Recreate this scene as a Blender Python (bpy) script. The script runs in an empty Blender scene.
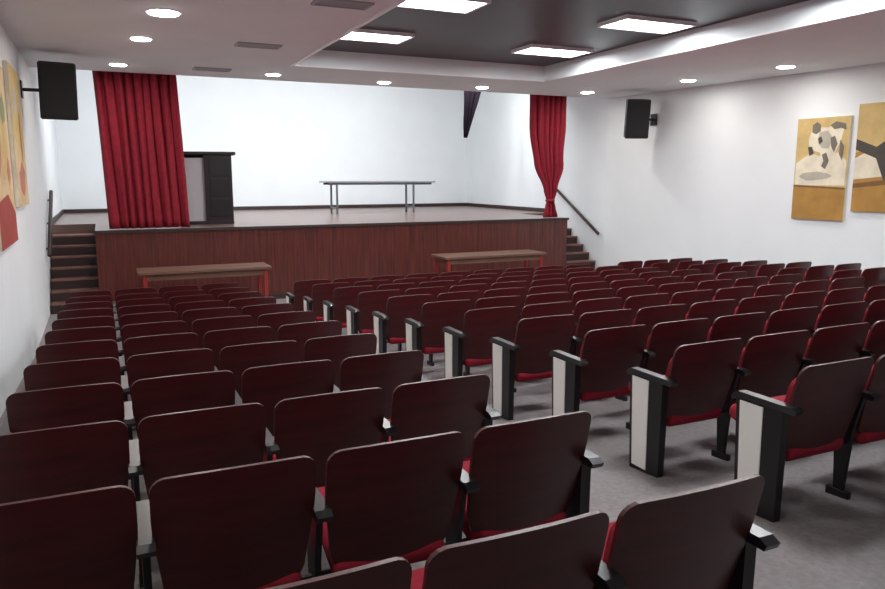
import bpy, bmesh, math, random
from mathutils import Vector, Matrix
random.seed(3)
scene = bpy.context.scene
scene.view_settings.view_transform = 'Standard'

# ---------------- helpers ----------------
def srgb(r,g,b):
    f=lambda c:(c/255/12.92) if c/255<=0.04045 else ((c/255+0.055)/1.055)**2.4
    return (f(r),f(g),f(b),1)

def mat(name, col, rough=0.6, metal=0.0, var=0.0, scale=8.0, stretch=(1,1,1), bump=0.0, coat=0.0, emit=None, es=0.0, spec=0.5):
    m=bpy.data.materials.new(name); m.use_nodes=True
    nt=m.node_tree; b=nt.nodes['Principled BSDF']
    b.inputs['Base Color'].default_value=col
    b.inputs['Roughness'].default_value=rough
    b.inputs['Metallic'].default_value=metal
    b.inputs['Specular IOR Level'].default_value=spec
    if coat: 
        b.inputs['Coat Weight'].default_value=coat; b.inputs['Coat Roughness'].default_value=0.3
    if emit:
        b.inputs['Emission Color'].default_value=emit; b.inputs['Emission Strength'].default_value=es
    if var>0 or bump>0:
        tc=nt.nodes.new('ShaderNodeTexCoord'); mp=nt.nodes.new('ShaderNodeMapping')
        mp.inputs['Scale'].default_value=stretch
        nz=nt.nodes.new('ShaderNodeTexNoise'); nz.inputs['Scale'].default_value=scale; nz.inputs['Detail'].default_value=5
        nt.links.new(tc.outputs['Object'],mp.inputs['Vector']); nt.links.new(mp.outputs['Vector'],nz.inputs['Vector'])
        if var>0:
            r=nt.nodes.new('ShaderNodeValToRGB')
            r.color_ramp.elements[0].position=0.3; r.color_ramp.elements[1].position=0.7
            r.color_ramp.elements[0].color=tuple(c*(1-var) for c in col[:3])+(1,)
            r.color_ramp.elements[1].color=tuple(min(1,c*(1+var)) for c in col[:3])+(1,)
            nt.links.new(nz.outputs['Fac'],r.inputs['Fac']); nt.links.new(r.outputs['Color'],b.inputs['Base Color'])
        if bump>0:
            bp=nt.nodes.new('ShaderNodeBump'); bp.inputs['Strength'].default_value=bump; bp.inputs['Distance'].default_value=0.01
            nt.links.new(nz.outputs['Fac'],bp.inputs['Height']); nt.links.new(bp.outputs['Normal'],b.inputs['Normal'])
    return m

M={}
M['wall']=mat('wall_paint',srgb(224,229,232),0.75,var=0.02,scale=1.5)
M['ceil']=mat('ceiling_paint',srgb(222,228,230),0.8,var=0.02,scale=1.5)
M['dark']=mat('recess_dark_panel',srgb(36,26,38),0.4,var=0.25,scale=1.2)
M['floor']=mat('grey_carpet',srgb(130,124,125),0.8,var=0.14,scale=30,bump=0.3)
M['wood']=mat('stage_wood',srgb(84,39,33),0.33,var=0.42,scale=5,stretch=(5,5,0.25))
M['seam']=mat('stage_wood_seam',srgb(52,26,24),0.5)
M['wood2']=mat('stage_boards',srgb(116,94,88),0.28,var=0.2,scale=4,stretch=(0.5,6,1))
M['step']=mat('step_wood',srgb(122,84,76),0.4,var=0.25,scale=5)
M['base']=mat('baseboard_dark',srgb(50,34,33),0.5)
M['shell']=mat('maroon_veneer',srgb(70,20,22),0.4,var=0.25,scale=3,stretch=(1,1,8),coat=0.15)
M['fabric']=mat('red_upholstery',srgb(146,20,44),0.9,var=0.15,scale=60,bump=0.2)
M['black']=mat('black_enamel',srgb(18,15,18),0.4)
M['arm']=mat('arm_pad',srgb(30,28,32),0.28,spec=0.7)
M['white']=mat('white_insert',srgb(252,250,246),0.4)
M['curtain']=mat('red_velvet',srgb(130,10,36),0.85,var=0.15,scale=12)
M['velvetdark']=mat('dark_drape',srgb(16,9,16),0.95,spec=0.1)
M['metal']=mat('steel',srgb(120,122,128),0.35,metal=0.8)
M['tabletop']=mat('table_wood',srgb(104,76,64),0.35,var=0.2,scale=4,stretch=(0.5,6,1))
M['redleg']=mat('red_leg',srgb(134,38,34),0.45)
M['cab']=mat('dark_cabinet',srgb(34,25,28),0.35,var=0.2,scale=6)
M['cabgrey']=mat('cabinet_grey_panel',srgb(188,188,192),0.5)
M['spk']=mat('speaker_shell',srgb(20,20,25),0.55)
M['grille']=mat('speaker_grille',srgb(14,14,18),0.7,bump=0.6,scale=200)
M['lamp']=mat('lamp_diffuser',(1,1,1,1),0.5,emit=(0.95,0.97,1,1),es=18)
M['lampw']=mat('downlight_lens',(1,1,1,1),0.5,emit=(1,0.98,0.94,1),es=30)
M['trimw']=mat('white_trim',srgb(232,232,235),0.4)
M['tabwhite']=mat('table_laminate',srgb(150,150,154),0.35)
M['vent']=mat('vent_grey',srgb(160,162,168),0.5,metal=0.1)

def finish(bm,name,mats,loc=(0,0,0),rot=0,parent=None,smooth=False):
    me=bpy.data.meshes.new(name); bmesh.ops.recalc_face_normals(bm,faces=bm.faces[:]); bm.to_mesh(me); bm.free()
    for k in mats: me.materials.append(M[k])
    ob=bpy.data.objects.new(name,me); scene.collection.objects.link(ob)
    ob.location=loc; ob.rotation_euler=(0,0,rot)
    if parent: ob.parent=parent
    if smooth:
        for p in me.polygons: p.use_smooth=True
    return ob

def box(bm,x0,x1,y0,y1,z0,z1,mi=0,bev=0.0,rx=0.0):
    g=bmesh.ops.create_cube(bm,size=1)
    vs=g['verts']
    c=Vector(((x0+x1)/2,(y0+y1)/2,(z0+z1)/2))
    mtx=Matrix.Translation(c)@Matrix.Rotation(rx,4,'X')@Matrix.Diagonal((x1-x0,y1-y0,z1-z0,1))
    bmesh.ops.transform(bm,matrix=mtx,verts=vs)
    fs=set(f for v in vs for f in v.link_faces)
    for f in fs: f.material_index=mi
    if bev>0:
        es=list(set(e for v in vs for e in v.link_edges))
        r=bmesh.ops.bevel(bm,geom=es,offset=bev,segments=3,affect='EDGES',profile=0.5)
        for f in r['faces']: f.material_index=mi
    return vs

def prism_x(bm,pts,x0,x1,mi=0):
    a=[bm.verts.new((x0,p[0],p[1])) for p in pts]; b=[bm.verts.new((x1,p[0],p[1])) for p in pts]
    fs=[bm.faces.new(a),bm.faces.new(b[::-1])]
    n=len(pts)
    for i in range(n): fs.append(bm.faces.new((a[i],a[(i+1)%n],b[(i+1)%n],b[i])))
    for f in fs: f.material_index=mi

def cyl(bm,p0,p1,r,mi=0,seg=12,r2=None):
    p0=Vector(p0);p1=Vector(p1);d=p1-p0
    q=d.to_track_quat('Z','Y').to_matrix().to_4x4()
    m=Matrix.Translation((p0+p1)/2)@q
    g=bmesh.ops.create_cone(bm,cap_ends=True,segments=seg,radius1=r,radius2=r if r2 is None else r2,depth=d.length,matrix=m)
    for f in set(f for v in g['verts'] for f in v.link_faces): f.material_index=mi

# ---------------- camera ----------------
H=2.36
f=731.0
yaw=math.radians(24.8); pit=math.radians(9.13)
sy,cy,sp,cp=math.sin(yaw),math.cos(yaw),math.sin(pit),math.cos(pit)
F=Vector((sy*cp,cy*cp,-sp)); R=Vector((cy,-sy,0)); U=R.cross(F)
cam=bpy.data.cameras.new('camera'); camo=bpy.data.objects.new('camera',cam); scene.collection.objects.link(camo)
mm=Matrix((R,U,-F)).transposed().to_4x4(); mm.translation=Vector((0,0,H)); camo.matrix_world=mm
cam.sensor_width=36; cam.lens=36*f/885; cam.clip_start=0.05
scene.camera=camo

# ---------------- room ----------------
XL=-0.95; YB=-3.2; YS=14.2; YE=21.5; ZC=4.15; ZS=1.43; ZSC=5.3
SK=0.09
def xr(y): return 10.8+SK*(YS-y) if y<YS else 10.8
def zf(y): return 0.77-0.0715*y if y<10.77 else 0.0

bm=bmesh.new()
prism_x(bm,[(YB-0.2,zf(YB-0.2)),(10.77,0),(YS+0.0,0),(YS+2.1,0),(YS+2.1,-0.3),(YB-0.2,-0.3)],XL-0.2,12.8)
finish(bm,'floor',['floor'])

def wallpoly(name,pts,z0,z1,mk='wall'):
    bm=bmesh.new()
    a=[bm.verts.new((p[0],p[1],z0)) for p in pts]; b=[bm.verts.new((p[0],p[1],z1)) for p in pts]
    bm.faces.new(a); bm.faces.new(b[::-1])
    for i in range(len(pts)):
        j=(i+1)%len(pts); bm.faces.new((a[i],a[j],b[j],b[i]))
    return finish(bm,name,[mk])
wallpoly('wall_left',[(XL,YB),(XL,YE),(XL-0.2,YE),(XL-0.2,YB)],-0.3,5.5)
wallpoly('wall_right',[(xr(YB),YB),(10.8,YS),(10.8,YE),(11.0,YE),(11.0,YS),(xr(YB)+0.2,YB)],-0.3,5.5)
wallpoly('wall_stage_back',[(XL-0.2,YE),(11.0,YE),(11.0,YE+0.2),(XL-0.2,YE+0.2)],-0.3,5.5)
wallpoly('wall_rear',[(XL-0.2,YB),(12.8,YB),(12.8,YB-0.2),(XL-0.2,YB-0.2)],-0.3,5.5)

RX0,RX1,RY0,RY1=2.95,7.7,1.5,12.1
bm=bmesh.new()
ZT=4.55
box(bm,XL-0.2,RX0,YB-0.2,YS,ZC,ZT); box(bm,RX1,12.8,YB-0.2,YS,ZC,ZT)
box(bm,RX0,RX1,YB-0.2,RY0,ZC,ZT); box(bm,RX0,RX1,RY1,YS,ZC,ZT)
box(bm,RX0,RX1,RY0,RY1,ZC+0.26,ZT,1)
finish(bm,'ceiling',['ceil','dark'])
bm=bmesh.new(); box(bm,XL-0.2,11.0,YS-0.15,YS,ZT,ZSC); finish(bm,'wall_proscenium_header',['ceil'])
bm=bmesh.new(); box(bm,XL-0.2,11.0,YS-0.15,YE+0.2,ZSC,ZSC+0.2); finish(bm,'ceiling_stage',['ceil'])
bm=bmesh.new()
t=0.05
box(bm,RX0-t,RX0,RY0-t,RY1+t,ZC-0.02,ZC); box(bm,RX1,RX1+t,RY0-t,RY1+t,ZC-0.02,ZC)
box(bm,RX0,RX1,RY1,RY1+t,ZC-0.02,ZC); box(bm,RX0,RX1,RY0-t,RY0,ZC-0.02,ZC)
finish(bm,'trim_1',['trimw'])

# stage
SX0,SX1=-0.15,9.74
G=0.022
bm=bmesh.new()
box(bm,SX0,SX1,YS,YE-G,0,ZS-0.04,0)
box(bm,SX0,SX1,YS-0.04,YE-G,ZS-0.04,ZS,1)
box(bm,SX0-0.02,SX1+0.02,YS-0.045,YS-0.035,ZS-0.05,ZS+0.002,2)
box(bm,XL+G,SX0,16.3,YE-G,0,ZS,1); box(bm,SX1,10.8-G,16.3,YE-G,0,ZS,1)
n=30
for i in range(n+1):
    x=SX0+(SX1-SX0)*i/n
    box(bm,x-0.003,x+0.003,YS-0.003,YS,0.1,ZS-0.05,3)
box(bm,SX0,SX1,YS-0.02,YS,0,0.1,2)
stage=finish(bm,'stage_platform',['wood','wood2','base','seam'])

def stairs(name,x0,x1):
    bm=bmesh.new(); n=8; y0=14.22; dy=(16.3-y0)/n
    for i in range(n-1):
        z1=ZS*(i+1)/n
        box(bm,x0,x1,y0+dy*i,16.3,z1-ZS/n,z1-0.03,0)
        box(bm,x0,x1,y0+dy*i-0.02,16.3,z1-0.03,z1,1)
    return finish(bm,name,['base','step'],parent=stage)
stairs('side_steps_1',XL+G,SX0); stairs('side_steps_2',SX1,10.8-G)

def rail(name,x,dx):
    bm=bmesh.new()
    cyl(bm,(x,14.3,1.02),(x,16.2,2.08),0.035)
    for t_ in (0.12,0.5,0.88):
        y=14.3+1.9*t_; z=1.02+1.06*t_
        cyl(bm,(x,y,z),(x+dx,y,z-0.04),0.012)
    return finish(bm,name,['base'],smooth=True)
rail('stair_handrail',XL+0.06,-0.06); rail('stair_handrail.001',10.71,0.09)

bm=bmesh.new(); box(bm,XL,10.8,YE-0.03,YE,ZS,ZS+0.1); finish(bm,'baseboard_stage_back',['base'])
bm=bmesh.new(); box(bm,10.77,10.8,16.3,YE-0.03,ZS,ZS+0.1); finish(bm,'baseboard_stage_right',['base'])
bm=bmesh.new(); box(bm,XL,XL+0.03,16.3,YE-0.03,ZS,ZS+0.1); finish(bm,'baseboard_stage_left',['base'])

# ---------------- curtains ----------------
def curtain(name,cx,y,ztop,zbot,wfun,cfun,folds,amp,mk='curtain',nz=26):
    bm=bmesh.new(); nx=folds*10
    rows=[]
    for j in range(nz+1):
        t=j/nz; z=ztop+(zbot-ztop)*t
        w=wfun(t); c=cx+cfun(t)
        a=amp*(0.6+0.4*min(1,w/0.6))
        row=[]
        for i in range(nx+1):
            s=i/nx
            ph=s*folds*2*math.pi
            yy=y+a*math.sin(ph+0.7*math.sin(3*t+s*9))+0.35*a*math.sin(2.3*ph+t*2)
            xx=c+(s-0.5)*w+0.25*a*math.cos(ph*1.0)*(w>0.3)+0.012*math.sin(s*23+t*4)
            row.append(bm.verts.new((xx,yy,z)))
        rows.append(row)
    for j in range(nz):
        for i in range(nx): bm.faces.new((rows[j][i],rows[j][i+1],rows[j+1][i+1],rows[j+1][i]))
    ob=finish(bm,name,[mk],smooth=True)
    sm=ob.modifiers.new('Solid','SOLIDIFY'); sm.thickness=0.012
    return ob
curtain('stage_curtain',0.62,14.42,ZSC-0.07,ZS+0.01,lambda t:1.40-0.06*t,lambda t:0.13*t,9,0.06)
def lerp(pts,t):
    for (a,b),(c,d) in zip(pts,pts[1:]):
        if t<=c:
            k=(t-a)/(c-a); k=k*k*(3-2*k); return b+(d-b)*k
    return pts[-1][1]
wp=[(0,0.98),(0.45,0.94),(0.68,0.74),(0.84,0.3),(0.9,0.15),(0.94,0.22),(1,0.34)]
cp_=[(0,0),(0.5,0.0),(0.9,0.12),(1,0.12)]
c2=curtain('stage_curtain.001',9.28,14.42,ZSC-0.07,ZS+0.01,lambda t:lerp(wp,t),lambda t:lerp(cp_,t),6,0.045,nz=44)
bm=bmesh.new()
bmesh.ops.create_uvsphere(bm,u_segments=16,v_segments=8,radius=0.5,matrix=Matrix.Translation((9.40,14.42,1.82))@Matrix.Diagonal((0.23,0.23,0.1,1)))
tb=finish(bm,'tie_band',['curtain'],smooth=True); tb.parent=c2
curtain('backstage_drape',8.99,17.6,ZSC-0.05,3.38,lambda t:0.5*(1-0.9*max(0,t-0.35)/0.65),lambda t:-0.3*max(0,t-0.35),3,0.04,mk='velvetdark',nz=14)
bm=bmesh.new(); box(bm,XL,10.8,14.38,14.46,ZSC-0.06,ZSC,0); finish(bm,'curtain_track',['metal'])

# ---------------- stage furniture ----------------
bm=bmesh.new()
box(bm,-0.5,-0.47,-0.25,0.25,0.05,1.36,0); box(bm,0.0,0.5,-0.25,0.25,0.05,1.36,0,0.008)
box(bm,-0.47,0.0,-0.2,-0.17,0.05,1.3,1)
box(bm,-0.5,0.0,0.2,0.25,0.05,1.36,0)
box(bm,-0.54,0.58,-0.3,0.28,1.36,1.42,0,0.01)
box(bm,-0.5,0.5,-0.27,0.25,0.0,0.06,0)
for k in (0.15,0.55,0.95): box(bm,0.06,0.44,-0.262,-0.25,k,k+0.34,2,0.004)
box(bm,-0.03,0.03,-0.27,-0.2,0.06,1.36,0)
finish(bm,'podium_cabinet',['cab','cabgrey','black'],loc=(1.92,15.5,ZS+0.003),rot=math.radians(-6))

bm=bmesh.new()
w=1.5
box(bm,-w,w,-0.3,0.3,0.785,0.83,0,0.008)
box(bm,-w+0.1,w-0.1,-0.26,-0.23,0.73,0.785,1); box(bm,-w+0.1,w-0.1,0.23,0.26,0.73,0.785,1)
for xx in (-w+0.3,w-0.62):
    for yy in (-0.26,0.26):
        cyl(bm,(xx,yy,0.0),(xx,yy,0.785),0.028,1)
    cyl(bm,(xx,-0.26,0.15),(xx,0.26,0.15),0.02,1)
finish(bm,'folding_table',['tabwhite','metal'],loc=(6.57,18.2,ZS+0.003))

def ftable(name,x0,x1,y):
    bm=bmesh.new(); w=(x1-x0)/2
    box(bm,-w,w,-0.35,0.35,0.78,0.83,0,0.008)
    box(bm,-w+0.08,w-0.08,-0.3,-0.27,0.68,0.78,0); box(bm,-w+0.08,w-0.08,0.27,0.3,0.68,0.78,0)
    for s in (-1,1):
        box(bm,s*(w-0.1)-0.015,s*(w-0.1)+0.015,-0.3,0.3,0.68,0.78,0)
        for yy in (-0.28,0.28): box(bm,s*(w-0.1)-0.03,s*(w-0.1)+0.03,yy-0.03,yy+0.03,0,0.78,1,0.004)
        box(bm,s*(w-0.1)-0.015,s*(w-0.1)+0.015,-0.26,0.26,0.12,0.17,1)
    return finish(bm,name,['tabletop','redleg'],loc=((x0+x1)/2,y,0))
ftable('wooden_table',0.45,2.6,13.05); ftable('wooden_table.001',5.93,8.23,13.05)

# ---------------- speakers ----------------
def speaker(name,loc,rot,wallx):
    e=bpy.data.objects.new(name,None); scene.collection.objects.link(e); e.location=loc
    bm=bmesh.new()
    pts=[(-0.25,-0.2),(0.25,-0.2),(0.17,0.2),(-0.17,0.2)]
    a=[bm.verts.new((p[0],p[1],-0.4)) for p in pts]; b=[bm.verts.new((p[0],p[1],0.4)) for p in pts]
    bm.faces.new(a); bm.faces.new(b[::-1])
    for i in range(4): bm.faces.new((a[i],a[(i+1)%4],b[(i+1)%4],b[i]))
    bmesh.ops.bevel(bm,geom=bm.edges[:],offset=0.015,segments=2,affect='EDGES')
    c=finish(bm,'cabinet',['spk'],parent=e); c.rotation_euler=(math.radians(8),0,rot)
    bm=bmesh.new(); box(bm,-0.22,0.22,-0.215,-0.2,-0.37,0.37,0,0.005)
    g=finish(bm,'grille',['grille'],parent=c)
    bm=bmesh.new()
    d=wallx-loc[0]
    cyl(bm,(0,0.05,0),(d,0.05,0),0.025); sx=1 if d>0 else -1
    box(bm,d-(0.02 if sx>0 else 0),d+(0.02 if sx<0 else 0),-0.05,0.15,-0.12,0.12)
    finish(bm,'wall_bracket',['black'],parent=e)
speaker('wall_speaker',(-0.5,12.3,H+1.24),math.radians(10),XL)
speaker('wall_speaker.001',(10.37,12.7,H+1.22),math.radians(-22),xr(12.7)-0.02)

# ---------------- paintings ----------------
def pmat(n,c): M[n]=mat(n,srgb(*c),0.7,var=0.16,scale=4)
pmat('p_ochre',(166,124,58)); pmat('p_cream',(220,212,190)); pmat('p_brown',(118,84,46)); pmat('p_dark',(70,64,58))
pmat('p_red',(156,62,54)); pmat('p_yellow',(196,170,112)); pmat('p_green',(128,134,96)); pmat('p_greyb',(176,170,156))
pmat('p_pale',(208,182,140)); pmat('p_rose',(184,118,104)); pmat('p_mid',(112,104,94))
def painting(name,w,h,shapes,loc,rot):
    bm=bmesh.new()
    box(bm,-w/2,w/2,0,0.04,0,h,0)
    mats=['p_cream']
    for k,(mk,pts) in enumerate(shapes):
        if mk not in mats: mats.append(mk)
        vs=[bm.verts.new(((p[0]-0.5)*w,-0.002-0.0008*k,p[1]*h)) for p in pts]
        fc=bm.faces.new(vs); fc.material_index=mats.index(mk)
    return finish(bm,name,mats,loc=loc,rot=rot)
def blob(cx,cy,rx,ry,n=14,j=0.45):
    return [(cx+rx*math.cos(2*math.pi*i/n)*(1-j*random.random()),cy+ry*math.sin(2*math.pi*i/n)*(1-j*random.random())) for i in range(n)]
wa=math.atan(SK)
def on_right(y,z): return (xr(y)-0.045,y,z)
rr=math.radians(-90)+wa
# pale dancing figure, head up-left, one arm raised, legs trailing down-right, over an ochre ground
painting('abstract_painting',0.95,1.73,[
 ('p_yellow',[(0,.0),(1,0),(1,1),(0,1)]),
 ('p_cream',[(0.02,.34),(.98,.34),(.98,.58),(.8,.66),(.6,.6),(.3,.66),(.02,.56)]),
 ('p_greyb',blob(.4,.43,.36,.05,18,.3)),
 ('p_ochre',[(0,0),(1,0),(1,.3),(0,.33)]),
 ('p_brown',[(0,0.325),(1,.3),(1,.32),(0,.345)]),
 ('p_cream',[(.24,.8),(.3,.88),(.4,.91),(.6,.9),(.76,.93),(.9,.88),(.86,.78),(.78,.68),(.72,.58),(.6,.52),(.5,.56),(.48,.66),(.36,.68),(.26,.72)]),
 ('p_mid',[(.3,.86),(.3,.93),(.38,.96),(.46,.93),(.46,.87),(.38,.84)]),
 ('p_greyb',[(.44,.86),(.6,.87),(.7,.8),(.64,.7),(.52,.7),(.42,.76)]),
 ('p_mid',[(.64,.92),(.74,.955),(.92,.93),(.94,.87),(.84,.89),(.72,.88)]),
 ('p_dark',[(.42,.8),(.48,.82),(.52,.77),(.46,.74)]),
 ('p_mid',[(.66,.8),(.74,.82),(.8,.74),(.74,.66),(.68,.72)]),
 ('p_mid',[(.52,.64),(.6,.66),(.66,.58),(.6,.5),(.52,.53),(.56,.58)]),
 ('p_mid',[(.84,.78),(.92,.72),(.9,.58),(.84,.64)]),
 ('p_dark',[(.24,.72),(.32,.72),(.36,.66),(.28,.63)])],
 on_right(8.85,1.63),rr)
painting('abstract_painting.001',1.35,1.73,[
 ('p_ochre',[(0,.0),(1,0),(1,1),(0,1)]),('p_yellow',[(0,.55),(1,.75),(1,1),(0,1)]),('p_cream',[(.0,.3),(.5,.34),(.45,.55),(.2,.58),(.0,.5)]),
 ('p_dark',[(.0,.58),(.3,.48),(.62,.62),(1,.56),(1,.7),(.55,.76),(.25,.6),(0,.68)]),
 ('p_dark',[(.2,.6),(.38,.6),(.5,.3),(.4,.22)]),('p_brown',[(0,.22),(1,.3),(1,.36),(0,.26)]),('p_ochre',[(0,0),(1,0),(1,.3),(0,.22)]),('p_red',blob(.8,.45,.12,.12))],
 on_right(7.58,1.80),rr)
lr=math.radians(90)
painting('abstract_painting.002',1.5,1.9,[
 ('p_pale',[(0,.0),(1,0),(1,1),(0,1)]),('p_red',[(0,0),(1,0),(1,.16),(.6,.28),(0,.24)]),('p_yellow',blob(.5,.55,.4,.2)),
 ('p_rose',blob(.3,.6,.14,.25)),('p_green',blob(.7,.75,.2,.1)),('p_rose',blob(.75,.4,.1,.1))],
 (XL+0.045,8.9,1.65),lr)
painting('abstract_painting.003',1.3,1.7,[
 ('p_pale',[(0,.0),(1,0),(1,1),(0,1)]),('p_yellow',[(0,.5),(1,.35),(1,1),(0,1)]),('p_rose',blob(.5,.2,.4,.14)),
 ('p_greyb',blob(.4,.75,.3,.12)),('p_ochre',blob(.7,.5,.1,.25))],
 (XL+0.045,10.8,2.0),lr)

# ---------------- ceiling fixtures ----------------
def area(name,loc,sx,sy_,e,col=(1,1,1),rot=(0,0,0),shape='RECTANGLE',parent=None):
    l=bpy.data.lights.new(name,'AREA'); l.shape=shape; l.size=sx
    if shape=='RECTANGLE': l.size_y=sy_
    l.energy=e; l.color=col
    o=bpy.data.objects.new(name,l); scene.collection.objects.link(o); o.location=loc; o.rotation_euler=rot
    if parent: o.parent=parent
    return o
def fluoro(loc,e):
    bm=bmesh.new()
    box(bm,-0.59,-0.55,-0.32,0.32,-0.05,0,1); box(bm,0.55,0.59,-0.32,0.32,-0.05,0,1)
    box(bm,-0.55,0.55,-0.32,-0.28,-0.05,0,1); box(bm,-0.55,0.55,0.28,0.32,-0.05,0,1)
    box(bm,-0.55,0.55,-0.28,0.28,-0.03,0,0)
    box(bm,-0.55,0.55,-0.01,0.01,-0.045,-0.03,1)
    o=finish(bm,'fluorescent_ceiling_light',['lamp','trimw'],loc=loc)
    area('lamp_glow',(0,0,-0.06),1.05,0.5,e,(0.97,0.985,1),parent=o)
for y in (10.5,8.2,5.9,3.6):
    e=44 if y>5 else 34
    fluoro((3.68,y,ZC+0.26),e); fluoro((6.82,y,ZC+0.26),e)
def down(x,y,e,r=0.1):
    bm=bmesh.new()
    cyl(bm,(0,0,-0.012),(0,0,0),r+0.03,1,28); cyl(bm,(0,0,-0.022),(0,0,-0.011),r,0,28,r2=r)
    o=finish(bm,'ceiling_downlight',['lampw','trimw'],loc=(x,y,ZC))
    area('lamp_glow',(0,0,-0.035),r*1.8,0,e,(1,0.95,0.88),shape='DISK',parent=o)
def ceilpt(u,v,z=ZC-H):
    d=R*(u-442.5)+U*(294.5-v)+F*f; s=z/d.z; return (round(d.x*s,2),round(d.y*s,2))
for k,p in enumerate([(163,12),(141,38),(118,64),(273,74),(384,82),(482,87)]): 
    x,y=ceilpt(*p); down(x,y,24 if k==0 else 20,0.16 if k==0 else 0.12)
for x,y in ((9.55,13.3),(10.1,10.9),(10.3,8.9),(10.3,6.5),(10.5,4),(0.4,3.6),(0.4,1.2)): down(x,y,20,0.13)
for p in ((342,3),(258,45),(212,69)):
    x,y=ceilpt(*p)
    bm=bmesh.new(); box(bm,-0.3,0.3,-0.15,-0.12,-0.02,0); box(bm,-0.3,0.3,0.12,0.15,-0.02,0); box(bm,-0.3,-0.27,-0.12,0.12,-0.02,0); box(bm,0.27,0.3,-0.12,0.12,-0.02,0)
    for k in range(6): box(bm,-0.27,0.27,-0.11+0.038*k,-0.09+0.038*k,-0.015,-0.002,0)
    finish(bm,'ceiling_air_vent',['vent'],loc=(x,y,ZC))

for i in range(4):
    x=1.2+2.5*i
    bm=bmesh.new(); box(bm,-0.7,0.7,-0.12,0.12,-0.1,0,1,0.01); box(bm,-0.66,0.66,-0.09,0.09,-0.115,-0.1,0)
    o=finish(bm,'stage_light_fixture',['lamp','trimw'],loc=(x,17.0,ZSC-0.002))
    area('lamp_glow',(0,0,-0.14),1.2,0.3,165,(0.96,0.985,1),rot=(math.radians(35),0,0),parent=o)

# ---------------- seats ----------------
def shell_grid(bm,y_off,w_top,w_bot,z0,z1,rt,rb,thick,mi,arch=0.012,bow=0.03,tilt=0.25):
    nx,nzv=22,7
    cols=[-math.cos(math.pi*i/nx) for i in range(nx+1)]
    front=[];back=[]
    for s in cols:
        fc=[];bc=[]
        for j in range(nzv+1):
            v=j/nzv
            W=w_bot/2+(w_top/2-w_bot/2)*min(1,v*1.6)
            x=s*W
            def corner(r,Wm):
                q=abs(s)*Wm-(Wm-r)
                return 0 if q<=0 else r-math.sqrt(max(0,r*r-q*q))
            top=z1-arch*s*s-corner(rt,w_top/2); bot=z0+corner(rb,w_bot/2)
            z=bot+(top-bot)*v
            y=y_off-tilt*(z-z0)+bow*s*s
            fc.append((x,y+thick,z)); bc.append((x,y,z))
        front.append(fc);back.append(bc)
    for g in (front,back):
        vv=[[bm.verts.new(p) for p in c] for c in g]
        for i in range(nx):
            for j in range(nzv):
                fa=bm.faces.new((vv[i][j],vv[i+1][j],vv[i+1][j+1],vv[i][j+1])); fa.material_index=mi; fa.smooth=True
    loop=[(i,0) for i in range(nx+1)]+[(nx,j) for j in range(1,nzv+1)]+[(i,nzv) for i in range(nx-1,-1,-1)]+[(0,j) for j in range(nzv-1,0,-1)]
    a=[bm.verts.new(front[i][j]) for i,j in loop]; b=[bm.verts.new(back[i][j]) for i,j in loop]
    n=len(loop)
    for k in range(n):
        fa=bm.faces.new((a[k],a[(k+1)%n],b[(k+1)%n],b[k])); fa.material_index=mi; fa.smooth=False

def standard(bm,x,end):
    hw=0.024
    if end:
        prism_x(bm,[(-0.04,-0.02),(0.22,-0.02),(0.25,0.61),(-0.05,0.61)],x-hw,x+hw,2)
        s=-1 if end<0 else 1
        xo=x+s*hw
        prism_x(bm,[(0.065,0.015),(0.195,0.015),(0.22,0.59),(0.07,0.59)],min(xo,xo+s*0.006),max(xo,xo+s*0.006),4)
    else:
        prism_x(bm,[(0.02,0.04),(0.075,0.04),(0.10,0.40),(0.14,0.61),(-0.06,0.61),(-0.01,0.40)],x-0.012,x+0.012,2)
        box(bm,x-0.016,x+0.016,-0.02,0.12,-0.012,0.04,2,0.005)
    prism_x(bm,[(-0.12,0.60),(0.23,0.605),(0.27,0.585),(0.285,0.595),(0.27,0.62),(0.24,0.635),(-0.10,0.635),(-0.13,0.62)],x-0.028,x+0.028,3)

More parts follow.
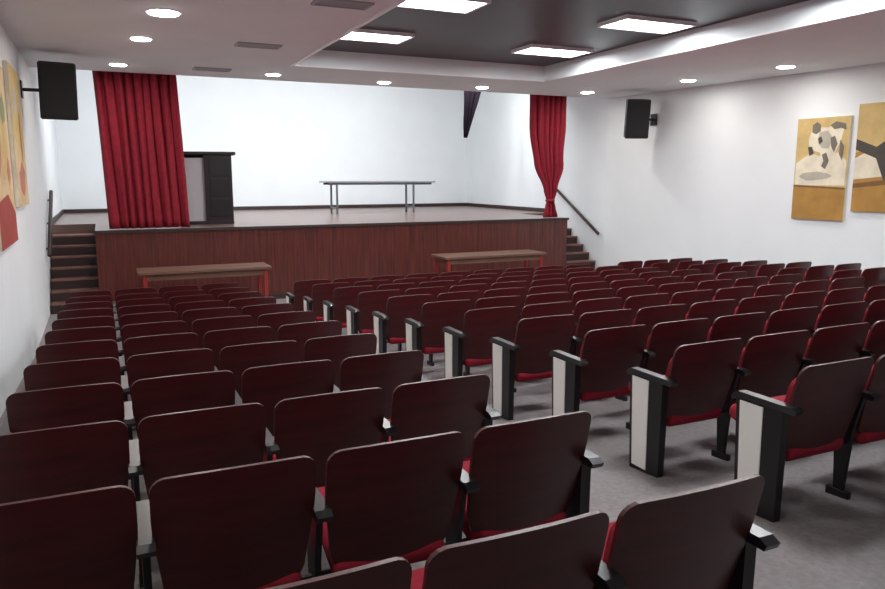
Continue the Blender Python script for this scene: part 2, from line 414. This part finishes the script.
def seat_mesh(kind,P):
    bm=bmesh.new()
    box(bm,-0.225,0.225,-0.02,0.42,-0.045,0.045,1,0.035)
    mt=Matrix.Translation((0,0.0,0.335))@Matrix.Rotation(math.radians(20),4,'X')
    bmesh.ops.transform(bm,matrix=mt,verts=bm.verts[:])
    for f_ in bm.faces: f_.smooth=True
    z0,z1=0.34,0.852
    wt=P-0.038
    shell_grid(bm,-0.02,wt,wt-0.055,z0,z1,0.05,0.08,0.016,0,tilt=0.235)
    shell_grid(bm,-0.002,wt-0.06,wt-0.09,z0+0.04,z1-0.07,0.06,0.05,0.04,1,tilt=0.235)
    cyl(bm,(-P/2,0.04,0.32),(P/2,0.04,0.32),0.012,2,8)
    standard(bm,-P/2,-1 if kind=='L' else 0)
    if kind=='R': standard(bm,P/2,1)
    me=bpy.data.meshes.new('auditorium_seat_'+kind)
    bmesh.ops.recalc_face_normals(bm,faces=bm.faces[:]); bm.to_mesh(me); bm.free()
    for k in ('shell','fabric','black','arm','white'): me.materials.append(M[k])
    return me
PA,PB=0.565,0.59
SMA={k:seat_mesh(k,PA) for k in 'LMR'}
SMB={k:seat_mesh(k,PB) for k in 'LMR'}
def put(me,x,y):
    o=bpy.data.objects.new('auditorium_seat',me); scene.collection.objects.link(o)
    o.location=(x,y,zf(y)); o.rotation_euler=(0,0,random.uniform(-0.008,0.008))
for k in range(12):
    y=1.56+0.85*k
    for c in range(4):
        put(SMA['L' if c==0 else ('R' if c==3 else 'M')],-0.23+PA*c,y)
for j in range(11):
    px=3.07-0.063*j; py=2.55+0.804*j
    for c in range(9):
        put(SMB['L' if c==0 else ('R' if c==8 else 'M')],px+PB*(c+0.5),py)
    for c in range(3):
        if px+PB*(c+1)+9*PB+0.55 < xr(py)-0.05:
            put(SMB['L' if c==0 else ('R' if c==2 else 'M')],px+PB*(c+0.5)+9*PB+0.55,py)

w=bpy.data.worlds.new('world'); scene.world=w; w.use_nodes=True
w.node_tree.nodes['Background'].inputs[0].default_value=(0.6,0.65,0.75,1); w.node_tree.nodes['Background'].inputs[1].default_value=0.3
